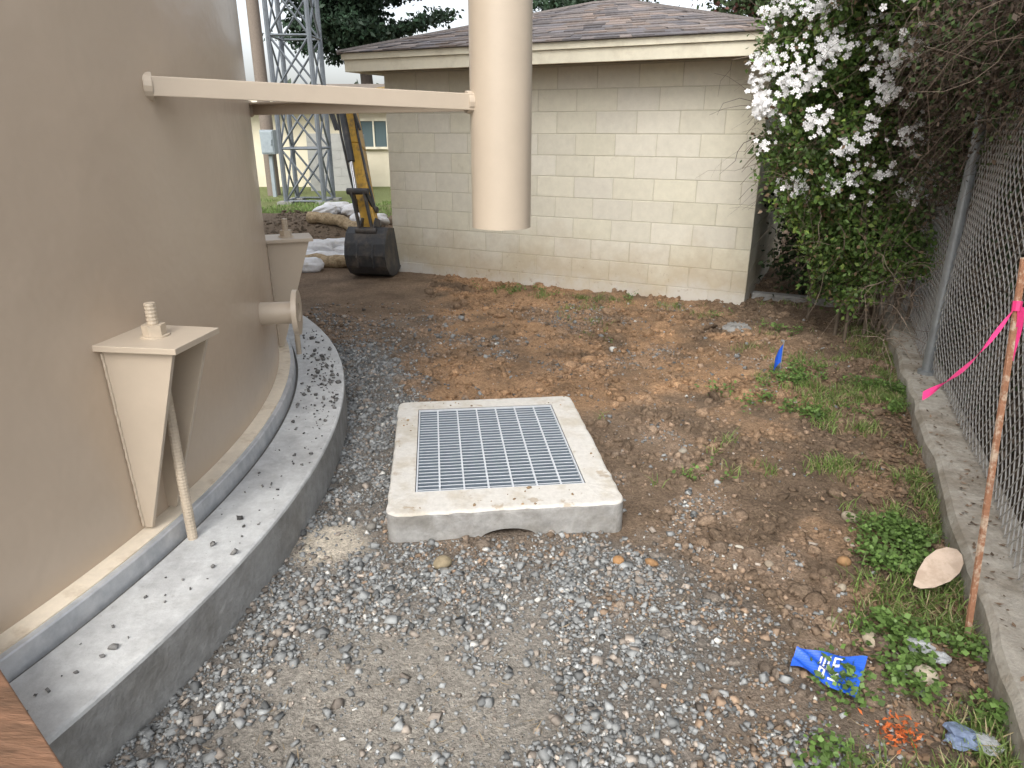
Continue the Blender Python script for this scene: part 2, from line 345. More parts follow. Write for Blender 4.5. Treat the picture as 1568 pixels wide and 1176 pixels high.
# ---------------------------------------------------------------- drain
drain=root('concrete_catch_basin')
def cbx(nt,N,L,col,noise,mr,mix,co):
    col=mix(mr(noise(8,6,.6),.60,.65,0,.6),col,(.32,.24,.15))
    return mix(mr(noise(3.0,8,.7),.52,.7,0,.5),col,(.42,.38,.30))
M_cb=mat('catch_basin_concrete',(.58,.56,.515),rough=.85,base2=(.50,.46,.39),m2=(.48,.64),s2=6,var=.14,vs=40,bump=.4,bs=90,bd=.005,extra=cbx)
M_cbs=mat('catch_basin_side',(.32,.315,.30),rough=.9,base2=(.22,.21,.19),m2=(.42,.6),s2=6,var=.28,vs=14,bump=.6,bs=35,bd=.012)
import bmesh
op=[]; cr=.05
for (cx,cy,a0) in ((DW/2-cr,-DL/2+cr,-90),(DW/2-cr,DL/2-cr,0),(-DW/2+cr,DL/2-cr,90),(-DW/2+cr,-DL/2+cr,180)):
    for k in range(7):
        t=math.radians(a0+15*k); op.append((cx+cr*math.cos(t),cy+cr*math.sin(t),math.cos(t),math.sin(t)))
    if a0==-90:
        for k in range(1,50): op.append((DW/2,-DL/2+cr+(DL-2*cr)*k/50,1,0))
    if a0==90:
        for k in range(1,50): op.append((-DW/2,DL/2-cr-(DL-2*cr)*k/50,-1,0))
    if a0==0:
        for k in range(1,20): op.append((DW/2-cr-(DW-2*cr)*k/20,DL/2,0,1))
for k in range(1,80): 
    a_=-DW/2+cr+(DW-2*cr)*k/80; op.append((a_,-DL/2,0,-1))
n=len(op); NA,NB_=-.12,.125
def loop(ins,z): return [dworld(p[0]-p[2]*ins,p[1]-p[3]*ins,z) for p in op]
inn=[(min(max(p[0],GX0),GX1),min(max(p[1],GY0),GY1)) for p in op]
def chipped(ins,z,amp):
    out=[]
    for i,p in enumerate(op):
        j=amp*(fbm(p[0]*3+9,p[1]*3,7,4)-.5)*2; out.append(dworld(p[0]-p[2]*(ins+j),p[1]-p[3]*(ins+j),z+j*.4))
    return out
bot=[]
for p in op:
    z_=-.1
    if abs(p[1]+DL/2)<1e-6 and NA<p[0]<NB_:
        q=(p[0]-(NA+NB_)/2)/((NB_-NA)/2); z_=-.02+.050*math.sqrt(max(0,1-q*q))
    bot.append(dworld(p[0],p[1],z_))
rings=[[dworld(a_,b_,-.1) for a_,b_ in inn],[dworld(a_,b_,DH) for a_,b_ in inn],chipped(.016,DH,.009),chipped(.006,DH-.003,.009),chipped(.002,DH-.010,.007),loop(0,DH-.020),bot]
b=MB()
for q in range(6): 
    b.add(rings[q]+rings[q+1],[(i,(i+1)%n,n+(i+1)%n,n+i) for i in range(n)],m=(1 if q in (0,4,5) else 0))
fi=[i for i in range(n) if abs(op[i][1]+DL/2)<1e-6 and NA<op[i][0]<NB_]
tn=[bot[i] for i in fi]; off=dworld(0,.13,0)-dworld(0,0,0); m_=len(tn)
b.add(tn+[p+off for p in tn],[(i,i+1,m_+i+1,m_+i) for i in range(m_-1)],m=1)
b.make('concrete_frame',[M_cb,M_cbs],drain,fixn=False)
b=MB()
a0,a1,b0,b1=GX0,GX1,GY0,GY1
P4=[(a0,b0),(a1,b0),(a1,b1),(a0,b1)]
for i in range(4):
    (p,q),(r_,s_)=P4[i],P4[(i+1)%4]; b.add([dworld(p,q,-.7),dworld(r_,s_,-.7),dworld(r_,s_,-.099),dworld(p,q,-.099)],[(0,1,2,3)])
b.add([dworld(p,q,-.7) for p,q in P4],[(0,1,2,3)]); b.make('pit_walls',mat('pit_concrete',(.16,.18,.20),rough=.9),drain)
b=MB(); RD=Matrix.Rotation(DA,3,'Z'); zt=DH-.004; gd=.030
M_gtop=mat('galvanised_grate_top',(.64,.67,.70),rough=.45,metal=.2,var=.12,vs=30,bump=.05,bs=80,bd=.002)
M_gbar_shade=mat('grate_bar_painted_shade',(.17,.21,.25),rough=.5,metal=.3,var=.15,vs=20,bump=.05,bs=80,bd=.002)  # dark slate copy of the grate steel: shade on the bar sides painted in
nb=29; f_=.012
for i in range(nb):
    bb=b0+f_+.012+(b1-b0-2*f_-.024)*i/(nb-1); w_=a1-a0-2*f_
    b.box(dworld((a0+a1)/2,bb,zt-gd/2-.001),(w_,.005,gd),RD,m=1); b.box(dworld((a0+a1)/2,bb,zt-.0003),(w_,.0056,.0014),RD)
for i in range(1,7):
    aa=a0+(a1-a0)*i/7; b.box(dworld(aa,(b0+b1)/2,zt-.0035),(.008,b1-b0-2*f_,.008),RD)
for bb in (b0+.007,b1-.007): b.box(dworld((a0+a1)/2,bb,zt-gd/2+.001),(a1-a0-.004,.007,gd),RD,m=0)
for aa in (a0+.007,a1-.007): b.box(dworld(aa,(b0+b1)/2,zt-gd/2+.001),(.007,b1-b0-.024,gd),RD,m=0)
b.make('steel_grate',[M_gtop,M_gbar_shade],drain)
n=320; aa=rng.uniform(-DW/2+.02,DW/2-.02,n); bb=rng.uniform(-DL/2+.02,DL/2-.02,n); k=(aa<GX0-.01)|(aa>GX1+.01)|(bb<GY0-.01)|(bb>GY1+.01)
k&=(fbm(aa,bb,6,3)>.5); W3=np.array([tuple(dworld(p,q,DH+.001)) for p,q in zip(aa[k],bb[k])]); r=np.clip(rng.lognormal(math.log(.003),.5,len(W3)),.001,.012)
stones('soil_crumbs',W3,r,np.array([.28,.2,.12])*rng.uniform(.6,1.3,(len(W3),1)),M_stone,jit=.3,parent=drain)

# ---------------------------------------------------------------- block building
bld=root('concrete_block_building')
def wx(nt,N,L,col,noise,mr,mix,co):
    sp=N.new('ShaderNodeSeparateXYZ'); L.new(co,sp.inputs[0])
    n=noise(1.9,8,.7)
    ad=N.new('ShaderNodeMath'); ad.operation='MULTIPLY_ADD'; L.new(n,ad.inputs[0]); ad.inputs[1].default_value=-1.1; 
    L.new(sp.outputs[2],ad.inputs[2])
    f=mr(ad.outputs[0],-.36,.05,.6,0)
    col=mix(f,col,(.44,.35,.22))
    f2=mr(ad.outputs[0],-.58,-.36,.85,0)
    col=mix(f2,col,(.62,.60,.55))
    f4=mr(noise(13,6,.7),.60,.66,0,.5); m4=N.new('ShaderNodeMath'); m4.operation='MULTIPLY'; L.new(f4,m4.inputs[0]); L.new(mr(sp.outputs[2],.5,.1,0,1),m4.inputs[1])
    col=mix(m4.outputs[0],col,(.30,.22,.13))
    f3=mr(noise(5.5,8,.75),.60,.72,0,.35)
    return mix(f3,col,(.48,.43,.32))
M_wall=mat('painted_cmu',attr=True,rough=.9,var=.08,vs=14,bump=.7,bs=110,bd=.004,spec=.2,extra=wx)
M_mort=mat('mortar',(.56,.53,.43),rough=.95,var=.1,extra=wx)
M_fas=mat('cream_fascia',(.74,.70,.56),rough=.6,base2=(.60,.55,.43),m2=(.5,.7),s2=4,var=.08,vs=10,bump=.15,bs=60,bd=.003)
M_sof=mat('soffit',(.33,.27,.19),rough=.8,var=.15)
BL,BD,BT=4.0,3.3,2.15
def wall_blocks(b,o,d,nrm,L_,z0,rows,seed):
    o=Vector(o); R=random.Random(seed)
    for r_ in range(rows):
        s=-.2032 if r_%2 else 0
        while s<L_-.02:
            a0=max(0,s); a1=min(L_,s+.4064)
            if a1-a0>.03:
                g=.003; ch=.003; z_0=z0+r_*.2032+g; z_1=z0+(r_+1)*.2032-g; A=a0+g; B_=a1-g
                if a0==0: A=0
                if a1==L_: B_=L_
                k=1+R.uniform(-.06,.03); col=(.715*k,.685*k,.575*k*R.uniform(.97,1.03))
                f0=[o+d*A+Vector((0,0,z_0)),o+d*B_+Vector((0,0,z_0)),o+d*B_+Vector((0,0,z_1)),o+d*A+Vector((0,0,z_1))]
                j=R.uniform(0,.0012)
                f1=[o+d*(A+ch)+Vector((0,0,z_0+ch)),o+d*(B_-ch)+Vector((0,0,z_0+ch)),o+d*(B_-ch)+Vector((0,0,z_1-ch)),o+d*(A+ch)+Vector((0,0,z_1-ch))]
                f0=[p-nrm*.004 for p in f0]; f1=[p+nrm*j for p in f1]
                b.add(f0+f1,[(4,5,6,7),(0,1,5,4),(1,2,6,5),(2,3,7,6),(3,0,4,7)],col)
            s+=.4064
b=MB(); n_=-bd_
wall_blocks(b,BP(0,0,0),bw,n_,BL,-.08,11,1); wall_blocks(b,BP(0,BD,0),-bd_,-bw,BD,-.08,11,2); wall_blocks(b,BP(BL,0,0),bd_,bw,BD,-.08,11,3); wall_blocks(b,BP(BL,BD,0),-bw,bd_,BL,-.08,11,4)
b.make('block_walls',M_wall,bld)
b=MB(); e=.0035; b.hexa([BP(e,e,-.2),BP(BL-e,e,-.2),BP(BL-e,BD-e,-.2),BP(e,BD-e,-.2),BP(e,e,BT+.02),BP(BL-e,e,BT+.02),BP(BL-e,BD-e,BT+.02),BP(e,BD-e,BT+.02)]); b.make('mortar_core',M_mort,bld)
EA0,EA1,EB0,EB1=-.22,4.17,-.38,3.62; ZE=2.335; ZR=2.93; RA0,RA1,RB=1.78,2.17,1.62
b=MB()
def bbox(a0,a1,b0,b1,z0,z1,m=0): b.hexa([BP(a0,b0,z0),BP(a1,b0,z0),BP(a1,b1,z0),BP(a0,b1,z0),BP(a0,b0,z1),BP(a1,b0,z1),BP(a1,b1,z1),BP(a0,b1,z1)],m=m)
t=.03
for (o_,z0,z1) in ((0,2.15,2.262),(-.022,2.264,2.325)):
    bbox(EA0+o_,EA1-o_,EB0+o_,EB0+o_+t,z0,z1); bbox(EA0+o_,EA1-o_,EB1-o_-t,EB1-o_,z0,z1)
    bbox(EA0+o_,EA0+o_+t,EB0+o_+t+.001,EB1-o_-t-.001,z0,z1); bbox(EA1-o_-t,EA1-o_,EB0+o_+t+.001,EB1-o_-t-.001,z0,z1)
b.make('fascia_boards',M_fas,bld,bevel=.003)
b=MB(); bbox(EA0+.03,EA1-.03,EB0+.03,EB1-.03,2.172,2.19); b.make('soffit',M_sof,bld)
b=MB(); A_,B_,C_,D_=BP(EA0-.05,EB0-.05,ZE-.008),BP(EA1+.05,EB0-.05,ZE-.008),BP(EA1+.05,EB1+.05,ZE-.008),BP(EA0-.05,EB1+.05,ZE-.008); R0,R1=BP(RA0,RB,ZR-.008),BP(RA1,RB,ZR-.008)
b.add([A_,B_,C_,D_,R0,R1],[(0,1,5,4),(1,2,5),(2,3,4,5),(3,0,4),(0,3,2,1)]); b.make('roof_deck',mat('roof_deck',(.06,.05,.045),rough=.9),bld)
M_sh=mat('asphalt_shingles',attr=True,rough=.95,var=.3,vs=35,bump=.5,bs=150,bd=.004,spec=.2)
b=MB()
for (p0,p1,q0,q1) in ((A_,B_,R0,R1),(B_,C_,R1,R1),(C_,D_,R1,R0),(D_,A_,R0,R0)):
    nr=16
    nn_=((p1-p0).cross(q0-p0)).normalized(); 
    if nn_.z<0: nn_=-nn_
    for r_ in range(nr):
        f0=r_/nr; f1=min(1,(r_+1.12)/nr); l0=p0.lerp(q0,f0);l1=p1.lerp(q1,f0);u0=p0.lerp(q0,f1);u1=p1.lerp(q1,f1)
        L_=(l1-l0).length; nt_=max(1,int(L_/.17)); s=0; off=random.random()*.5
        cuts=[0]+sorted(min(.999,max(.001,(k+off+random.uniform(-.25,.25))/nt_)) for k in range(nt_))+[1]
        for k in range(len(cuts)-1):
            c0,c1_=cuts[k],cuts[k+1]
            if c1_-c0<1e-4: continue
            th=.016 if random.random()<.5 else .008
            kk=random.uniform(.75,1.25); col=random.choice([(.205,.185,.18),(.23,.20,.185),(.18,.17,.175),(.25,.205,.18)]); col=tuple(v*kk for v in col)
            a_=l0.lerp(l1,c0)+nn_*th;b_=l0.lerp(l1,c1_)+nn_*th;c_=u0.lerp(u1,c1_)+nn_*.003;d_=u0.lerp(u1,c0)+nn_*.003
            b.add([a_,b_,c_,d_,l0.lerp(l1,c0),l0.lerp(l1,c1_)],[(0,1,2,3),(4,5,1,0)],col)
for p,q in ((A_,R0),(B_,R1),(C_,R1),(D_,R0),(R0,R1)):
    b.tube([p+Vector((0,0,.005)),q+Vector((0,0,.005))],.025,6,col=(.19,.17,.16))
b.make('roof_shingles',M_sh,bld,fixn=False)
b=MB(); 
s0=BP(4.02,.35,0); 
b.prism([s0+Vector((0,0,-.05)),s0+bw*.95+Vector((0,0,-.05)),s0+bw*.95+Vector((0,0,.06)),s0+Vector((0,0,.06))],bd_*.12); b.make('concrete_footing',M_concs,None,bevel=.01)

# ---------------------------------------------------------------- kerb & fence
kerb=root('concrete_kerb_wall')
b=MB(); ysn=np.arange(-2,7.6,.1)
prof=lambda y,d,z: Vector((KX(y),y,0))+kn*d+Vector((0,0,z))
for k in range(len(ysn)-1):
    def pr_(y): 
        j=.006*math.sin(y*7)+.004*math.sin(y*17+1)+.016*(float(vn(y,3.1,6,2))-.5)
        return [prof(y,0.0+j,-.2),prof(y,.0+j,.10+j*.5),prof(y,.018+j,.125),prof(y,.23,.13),prof(y,.25,.10),prof(y,.25,-.2)]
    A=pr_(ysn[k]);B=pr_(ysn[k+1]); b.add(A+B,[(i,i+1,i+7,i+6) for i in range(5)])
M_kerb=mat('old_concrete',(.42,.39,.335),rough=.92,base2=(.27,.235,.185),m2=(.42,.62),s2=5,var=.25,vs=25,bump=.6,bs=45,bd=.012)
b.make('kerb',M_kerb,kerb)
fence=root('chain_link_fence')
FZ0,FZ1=.15,1.95
def fp(s,z):
    y=s; p=Vector((KX(y),y,0))+kn*(.155+.02*math.sin(y*2.3+z*2)+.012*math.sin(z*5+y*5)); p.z=z; return p
b=MB(); st=.068
for sg in (1,-1):
    s=-1.5
    while s<9.2:
        L_=FZ1-FZ0; pts=[]
        for k in range(15):
            z_=FZ0+L_*k/14; yy=s+sg*(z_-FZ0)*.92
            if .2<yy<7.3: 
                p=fp(yy,z_); p+=kn*(.0025*sg); pts.append(p)
        if len(pts)>1: b.tube(pts,.0026,4,cap=False)
        s+=st
b.make('wire_mesh',mat('fence_wire',(.46,.45,.43),rough=.5,metal=.4,var=.2,bump=0),fence)
b=MB()
for yy in (-.9,1.46,4.22,6.9):
    p=Vector((KX(yy),yy,0))+kn*.12; b.tube([p+Vector((0,0,.0)),p+Vector((0,0,2.0))],.03,16); b.tube([p+Vector((0,0,.128)),p+Vector((0,0,.15))],.05,16)
b.tube([fp(-.9,1.95)-kn*.03,fp(3,1.95)-kn*.03,fp(7,1.95)-kn*.03],.021,10)
b.make('posts_and_rail',mat('fence_galv',(.30,.32,.33),rough=.5,metal=.6,var=.2),fence,smooth=True)

# ---------------------------------------------------------------- vegetation
def leaves(name,P,size,cols,m,asp=.32,parent=None,upb=0.0,flat=0.0):
    n=len(P); a=rng.normal(size=(n,3)); a[:,2]+=upb; a/=np.linalg.norm(a,axis=1)[:,None]
    c=rng.normal(size=(n,3)); 
    if flat:
        a[:,2]*=(1-flat); a/=np.linalg.norm(a,axis=1)[:,None]; c=c*(1-flat)+np.array([0,0,1.5])*flat; 
    bb=np.cross(a,c); bb/=np.linalg.norm(bb,axis=1)[:,None]+1e-9; nn=np.cross(a,bb); s=size[:,None]
    V=np.stack([P,P+a*s*.45+bb*s*asp+nn*s*.08,P+a*s-nn*s*.05,P+a*s*.45-bb*s*asp+nn*s*.08],1).reshape(-1,3)
    F=np.arange(4*n).reshape(n,4)
    return npmesh(name,V,F,cols,m,parent)
M_leaf=mat('leaf_mat',attr=True,rough=.5,var=.0,bump=0,trans=.3,spec=.4)
M_dleaf=mat('dark_leaf_mat',attr=True,rough=.6,var=.0,bump=0,spec=.3)
M_twig=mat('twig_mat',attr=True,rough=.9,var=.2,vs=30,bump=0)
def clumps(C,per,sig):
    P=np.repeat(C,per,axis=0)+rng.normal(size=(len(C)*per,3))*np.array(sig); return P
def ell(c,r,n,lo=.55,hi=1.05):
    d=rng.normal(size=(n,3)); d/=np.linalg.norm(d,axis=1)[:,None]; return np.array(c)+d*np.array(r)*rng.uniform(lo,hi,(n,1))
def twigs(b,C,n,L_=(.3,.9),r=(.0015,.004),droop=.5,cols=((.13,.09,.065),(.2,.16,.12),(.09,.065,.05)),spread=1,wig=.28):
    for k in range(n):
        p=Vector(C[rng.integers(len(C))]); d=Vector(rng.normal(size=3)*spread).normalized(); Lh=random.uniform(*L_); pts=[p.copy()]
        for q in range(6):
            d=(d+Vector(rng.normal(size=3))*wig+Vector((0,0,-droop*.25))).normalized(); p=p+d*Lh/6; pts.append(p.copy())
        rr=random.uniform(*r); b.tube(pts,[rr*(1-.12*q) for q in range(7)],3,col=random.choice(cols),cap=False)
vine=root('flowering_potato_vine')
C=np.concatenate([ell((2.56,5.42,2.25),(.70,.6,.66),430,.45),ell((2.44,5.38,1.5),(.56,.45,.62),320,.4),ell((2.72,5.33,.85),(.50,.45,.52),150,.4),ell((2.40,4.6,2.55),(.5,.8,.45),200,.3),ell((3.15,6.2,2.0),(.45,.6,1.0),90,.3)])
C=C[C[:,2]>.25]; per=82
P=clumps(C,per,(.065,.065,.06)); shade=np.repeat(rng.uniform(.4,1.45,len(C)),per)[:,None]
gcl=np.array([.125,.215,.055])*shade*(.7+.6*rng.random((len(P),1))); ye=rng.random(len(P))<.15; gcl[ye]*=np.array([1.7,1.4,1.2]); 
dead=rng.random(len(P))<.07; gcl[dead]=np.array([.26,.18,.11])
leaves('foliage',P,rng.uniform(.025,.052,len(P)),gcl,M_leaf,parent=vine)
b=MB(); twigs(b,C,1000,(.3,.8),(.0015,.004)); 
for k in range(12):
    p=Vector((2.0,5.3,random.uniform(1.2,2.4))); b.tube([p+Vector((-.06*q,.01*q,.03*q-.012*q*q)) for q in range(6)],.0018,3,col=(.15,.12,.08),cap=False)
for k in range(14):
    p=Vector((2.75+random.uniform(-.2,.5),5.6+random.uniform(-.4,.4),0)); b.tube([p+Vector((random.uniform(-.05,.05)*q,random.uniform(-.05,.05)*q,.28*q)) for q in range(7)],[.014-.0015*q for q in range(7)],6,col=(.14,.11,.08))
b.make('stems',M_twig,vine,fixn=False)
fc=[]
while len(fc)<170:
    p=ell((2.56,5.35,1.95),(.74,.64,1.0),1,.97,1.12)[0]
    if p[1]<5.5 and p[2]>1.1 and p[0]<3.2:
        if p[2]<1.6 and random.random()<.6: continue
        fc.append(p)
for k in range(80):
    p=ell((2.40,4.6,2.55),(.56,.84,.50),1,.98,1.12)[0]
    if p[0]<2.6: fc.append(p)
fc=np.array(fc); FV=[];FF=[];
for p in fc:
    for q in range(random.choice((3,6,12,18,26))):
        c=p+rng.normal(size=3)*np.array([.045,.03,.04]); nv=Vector((rng.normal()*.5-.3,-1+rng.normal()*.3,rng.normal()*.4+.35)).normalized()
        a=nv.cross(Vector((0,0,1))).normalized(); u=a.cross(nv); R_=random.uniform(.015,.025); t0=random.random()*6
        for k in range(5):
            t=t0+k*2*math.pi/5; o=len(FV); cc=Vector(c)
            d=lambda tt,r_,h:cc+(a*math.cos(tt)+u*math.sin(tt))*r_+nv*h
            FV+=[cc,d(t-.5,R_*.75,.003),d(t,R_,.001),d(t+.5,R_*.75,.003)]; FF.append((o,o+1,o+2,o+3))
npmesh('white_flowers',np.array([tuple(v) for v in FV]),np.array(FF),np.full((len(FF),3),.88),mat('petal',attr=True,rough=.6,var=0,bump=0,trans=.2),vine)
br=root('dead_bramble_hedge')
C=np.concatenate([ell((2.85,4.5,1.95),(.42,1.1,.80),460,.3),ell((2.45,3.4,2.10),(.40,1.0,.56),350,.3),ell((2.05,2.5,2.3),(.35,.7,.42),150,.3)])
per=60; P=clumps(C,per,(.08,.09,.09)); k=P[:,2]>1.05; 
cl=np.where((rng.random(len(P))<.45)[:,None],np.array([.075,.125,.04]),np.array([.12,.088,.062]))*rng.uniform(.4,1.3,(len(P),1))
leaves('foliage',P[k],rng.uniform(.018,.04,k.sum()),cl[k],M_dleaf,parent=br)
b=MB(); twigs(b,C,4200,(.2,.75),(.0010,.0026),droop=.7,wig=.42,cols=((.13,.095,.07),(.19,.145,.11),(.085,.065,.05),(.11,.08,.06)))
C2=np.array([(KX(y_)+random.uniform(-.25,.15),y_,random.uniform(.1,.9)) for y_ in np.random.default_rng(3).uniform(4.3,6.2,120)]); twigs(b,C2,260,(.2,.6),(.0012,.003),droop=.6,cols=((.20,.15,.11),(.28,.22,.17)))
b.make('stems',M_twig,br,fixn=False)
hb=root('overgrown_hedge')
n=1400; yy=rng.uniform(.5,8.5,n); dd=rng.uniform(.3,1.1,n); zz=rng.uniform(0,2.9,n)
C=np.stack([KX(yy)+kn.x*dd,yy+kn.y*dd,zz],1); per=40; P=clumps(C,per,(.13,.13,.13))
k=((P[:,0]-KX(P[:,1]))*kn.x>.19)&(P[:,2]>0)
low=ss(1.4,.5,P[:,2])
cl=np.where((rng.random(len(P))<.5+.4*low)[:,None],np.array([.10,.074,.053]),np.array([.04,.062,.023]))*rng.uniform(.35,1.3,(len(P),1))
leaves('foliage',P[k],rng.uniform(.03,.06,k.sum()),cl[k],M_dleaf,parent=hb)
b=MB(); twigs(b,C[(C[:,2]>.2)&((C[:,0]-KX(C[:,1]))>.55)],1800,(.3,.7),(.0015,.005),droop=.3,cols=((.14,.10,.075),(.2,.16,.12),(.09,.068,.055))); b.make('stems',M_twig,hb,fixn=False)
sh=root('background_shrub')
C=np.concatenate([ell((3.15,7.0,1.0),(.5,.5,1.2),260,.2),ell((4.2,7.6,1.4),(.9,.7,1.5),200,.2),ell((4.9,8.8,1.6),(1.1,1.1,1.6),120,.3)]); per=55; P=clumps(C,per,(.12,.12,.12)); P=P[P[:,2]>0]
leaves('foliage',P,rng.uniform(.035,.08,len(P)),np.array([.045,.075,.028])*rng.uniform(.3,1.3,(len(P),1)),M_dleaf,parent=sh)
b=MB(); twigs(b,C,200,(.4,1.0),(.002,.006)); b.make('stems',M_twig,sh,fixn=False)
# weeds
def weedp(x,y):
    d=KX(y)-x; nz=fbm(x,y,5,10)
    w=ss(.62,.2,d)*ss(2.2,1.8,y)*.95
    w=np.maximum(w,ss(.45,.1,d)*ss(1.8,2.2,y)*ss(6.5,5,y)*1.0)
    w=np.maximum(w,ss(1.15,.3,d)*ss(2.8,3.3,y)*ss(5.0,4.4,y)*.75)
    w=np.maximum(w,.12*ss(.6,.72,fbm(x,y,2.2,13))*ss(2.8,3.2,y)*(x>.4))
    w=np.maximum(w,.30*ss(.25,.05,np.abs(np.hypot(0,(y-(7.6-.478*(x+1.1))))))*(x>-.4)*(x<2.4)*ss(.5,.6,nz))
    return w*ss(.41,.56,nz)
N2=80000; x=rng.uniform(-1.2,3.4,N2); y=1.15+6.6*rng.random(N2)**1.3; k=(rng.random(N2)<weedp(x,y)*.8)&(x<KX(y)-.01)&excl(x,y,.02); x=x[k];y=y[k]
n=len(x); per=7
bx=np.repeat(x,per)+rng.normal(size=n*per)*.018; by=np.repeat(y,per)+rng.normal(size=n*per)*.018; bz=gz(bx,by)
grassy=np.repeat(fbm(x,y,3,2)+.12*(y>3.0)>.52,per)
P0=np.stack([bx,by,bz],1)
g_=P0[grassy]; m_=len(g_); H=rng.uniform(.02,.07,m_)*(1-.2*(g_[:,1]>4)); dr=rng.normal(size=(m_,2))*.6; wv=rng.normal(size=(m_,2)); wv/=np.linalg.norm(wv,axis=1)[:,None]; W=.0022
a=g_.copy();b_=g_.copy(); a[:,:2]+=wv*W; b_[:,:2]-=wv*W; mid=g_.copy(); mid[:,:2]+=dr*H[:,None]*.4; mid[:,2]+=H*.65; mA=mid.copy(); mA[:,:2]+=wv*W; mB=mid.copy(); mB[:,:2]-=wv*W
tip=g_.copy(); tip[:,:2]+=dr*H[:,None]*1.1; tip[:,2]+=H; tB=tip+.0005
V=np.stack([a,b_,mB,mA,mA,mB,tB,tip],1).reshape(-1,3); F=np.arange(8*m_).reshape(-1,4)
gc=np.array([.20,.29,.08])*rng.uniform(.5,1.3,(m_,1)); dy=rng.random(m_)<.2; gc[dy]=np.array([.42,.35,.2])
npmesh('grass_tufts',V,F,np.repeat(gc,2,axis=0),M_leaf)
c_=P0[~grassy]; c_=np.concatenate([c_,c_+rng.normal(size=c_.shape)*np.array([.02,.02,0])]); c_[:,2]+=rng.uniform(.01,.07,len(c_))
op_=(np.hypot(c_[:,0]-1.08,(c_[:,1]-1.48))<.08)
cc=np.array([.15,.25,.065])*rng.uniform(.45,1.35,(len(c_),1)); o2=op_&(rng.random(len(c_))<.5); cc[o2]=np.array([.75,.22,.07])
leaves('clover_weeds',c_,rng.uniform(.010,.026,len(c_)),cc,M_leaf,asp=.45,flat=.6)
n=130; px=1.08+rng.normal(size=n)*.035; py=1.475+rng.normal(size=n)*.026
leaves('orange_marking_paint',np.stack([px,py,gz(px,py)+rng.uniform(.005,.05,n)],1),rng.uniform(.012,.026,n),np.array([.80,.22,.07])*rng.uniform(.7,1.1,(n,1)),M_leaf,asp=.2,flat=.3)
n=2200; px=rng.uniform(-.9,2.4,n); py=1.2+5*rng.random(n)**1.3; k=excl(px,py); px=px[k];py=py[k]; n=len(px)
leaves('dry_straw',np.stack([px,py,gz(px,py)+.014],1),rng.uniform(.015,.06,n),np.array([.45,.35,.22])*rng.uniform(.35,1.1,(n,1)),M_leaf,asp=.03,flat=.85)
n=3800; py=rng.uniform(1.2,6.6,n); px=KX(py)-np.abs(rng.normal(size=n))*.22+.03; k=px<KX(py)-.01; px=px[k];py=py[k]; n=len(px)
leaves('leaf_litter',np.stack([px,py,gz(px,py)+.014],1),rng.uniform(.012,.035,n),np.array([.24,.16,.10])*rng.uniform(.35,1.3,(n,1)),M_dleaf,asp=.28,flat=.75)
n=420; py=rng.uniform(1.5,6.6,n); dd=rng.uniform(.02,.23,n)
leaves('leaf_litter',np.stack([KX(py)+kn.x*dd,py+kn.y*dd,np.full(n,.137)],1),rng.uniform(.010,.03,n),np.array([.22,.15,.10])*rng.uniform(.35,1.3,(n,1)),M_dleaf,asp=.25,flat=.85)

# trees
def conifer(name,base,H,z0,rad,nb,seed,leafc,tr=.25,sx=.26):
    R=random.Random(seed); e=root(name); b=MB(); base=Vector(base)
    b.tube([base+Vector((.1*math.sin(q),0,H*q/8)) for q in range(9)],[tr*(1-.11*q) for q in range(9)],10,col=(.07,.055,.045))
    C=[]
    for k in range(nb):
        f=(k+R.random())/nb; zz=z0+(H-z0)*f; az=R.uniform(0,6.28); L_=rad*(1-.65*f)*R.uniform(.55,1.1); d=Vector((math.cos(az),math.sin(az),0)); p0=base+Vector((0,0,zz)); pts=[]
        sw=R.uniform(-.15,.1)
        for q in range(7):
            t=q/6; pts.append(p0+d*L_*t+Vector((R.uniform(-.08,.08),R.uniform(-.08,.08),L_*(sw*t+.22*t*t))))
            for w in range(6): C.append(tuple(pts[-1]+Vector((R.gauss(0,sx),R.gauss(0,sx),R.gauss(0,.06)))))
        b.tube(pts,[.05*(1-.13*q) for q in range(7)],5,col=(.07,.055,.045))
    b.make('trunk_and_limbs',M_twig,e,fixn=False)
    C=np.array(C); C=C[C[:,2]<8.5]; per=24; P=clumps(C,per,(.17,.17,.05)); sh_=np.repeat(rng.uniform(.5,1.4,len(C)),per)[:,None]
    leaves('foliage',P,rng.uniform(.10,.22,len(P)),np.array(leafc)*sh_*rng.uniform(.7,1.2,(len(P),1)),M_dleaf,asp=.26,parent=e)
conifer('cypress_tree',(-4.7,24,.1),11,3.6,2.7,90,3,(.022,.046,.024))
conifer('cypress_tree',(3.4,30,0),11,4.4,4.0,45,5,(.025,.05,.025))
def broad(name,base,H,c,r,nC,per,leafc,ls,seed):
    R=random.Random(seed); e=root(name); b=MB(); base=Vector(base); b.tube([base,base+Vector((.1,0,H*.3)),base+Vector((0,.1,H*.6))],[.16,.12,.08],8,col=(.12,.09,.07))
    C=ell(c,r,nC,.3,1.0)
    for k in range(26):
        t=Vector(C[R.randrange(len(C))]); s_=base+Vector((0,0,H*R.uniform(.3,.6))); m__=(s_+t)/2+Vector((0,0,.2)); b.tube([s_,m__,t],[.05,.03,.01],5,col=(.11,.085,.065))
    b.make('trunk_and_limbs',M_twig,e,fixn=False)
    P=clumps(C,per,(.2,.2,.15)); sh_=np.repeat(rng.uniform(.45,1.4,len(C)),per)[:,None]; cl=np.array(leafc)*sh_*rng.uniform(.7,1.2,(len(P),1)); q=rng.random(len(P))<.15; cl[q]=np.array([.13,.06,.05])
    leaves('foliage',P,rng.uniform(ls*.6,ls,len(P)),cl,M_dleaf,parent=e)
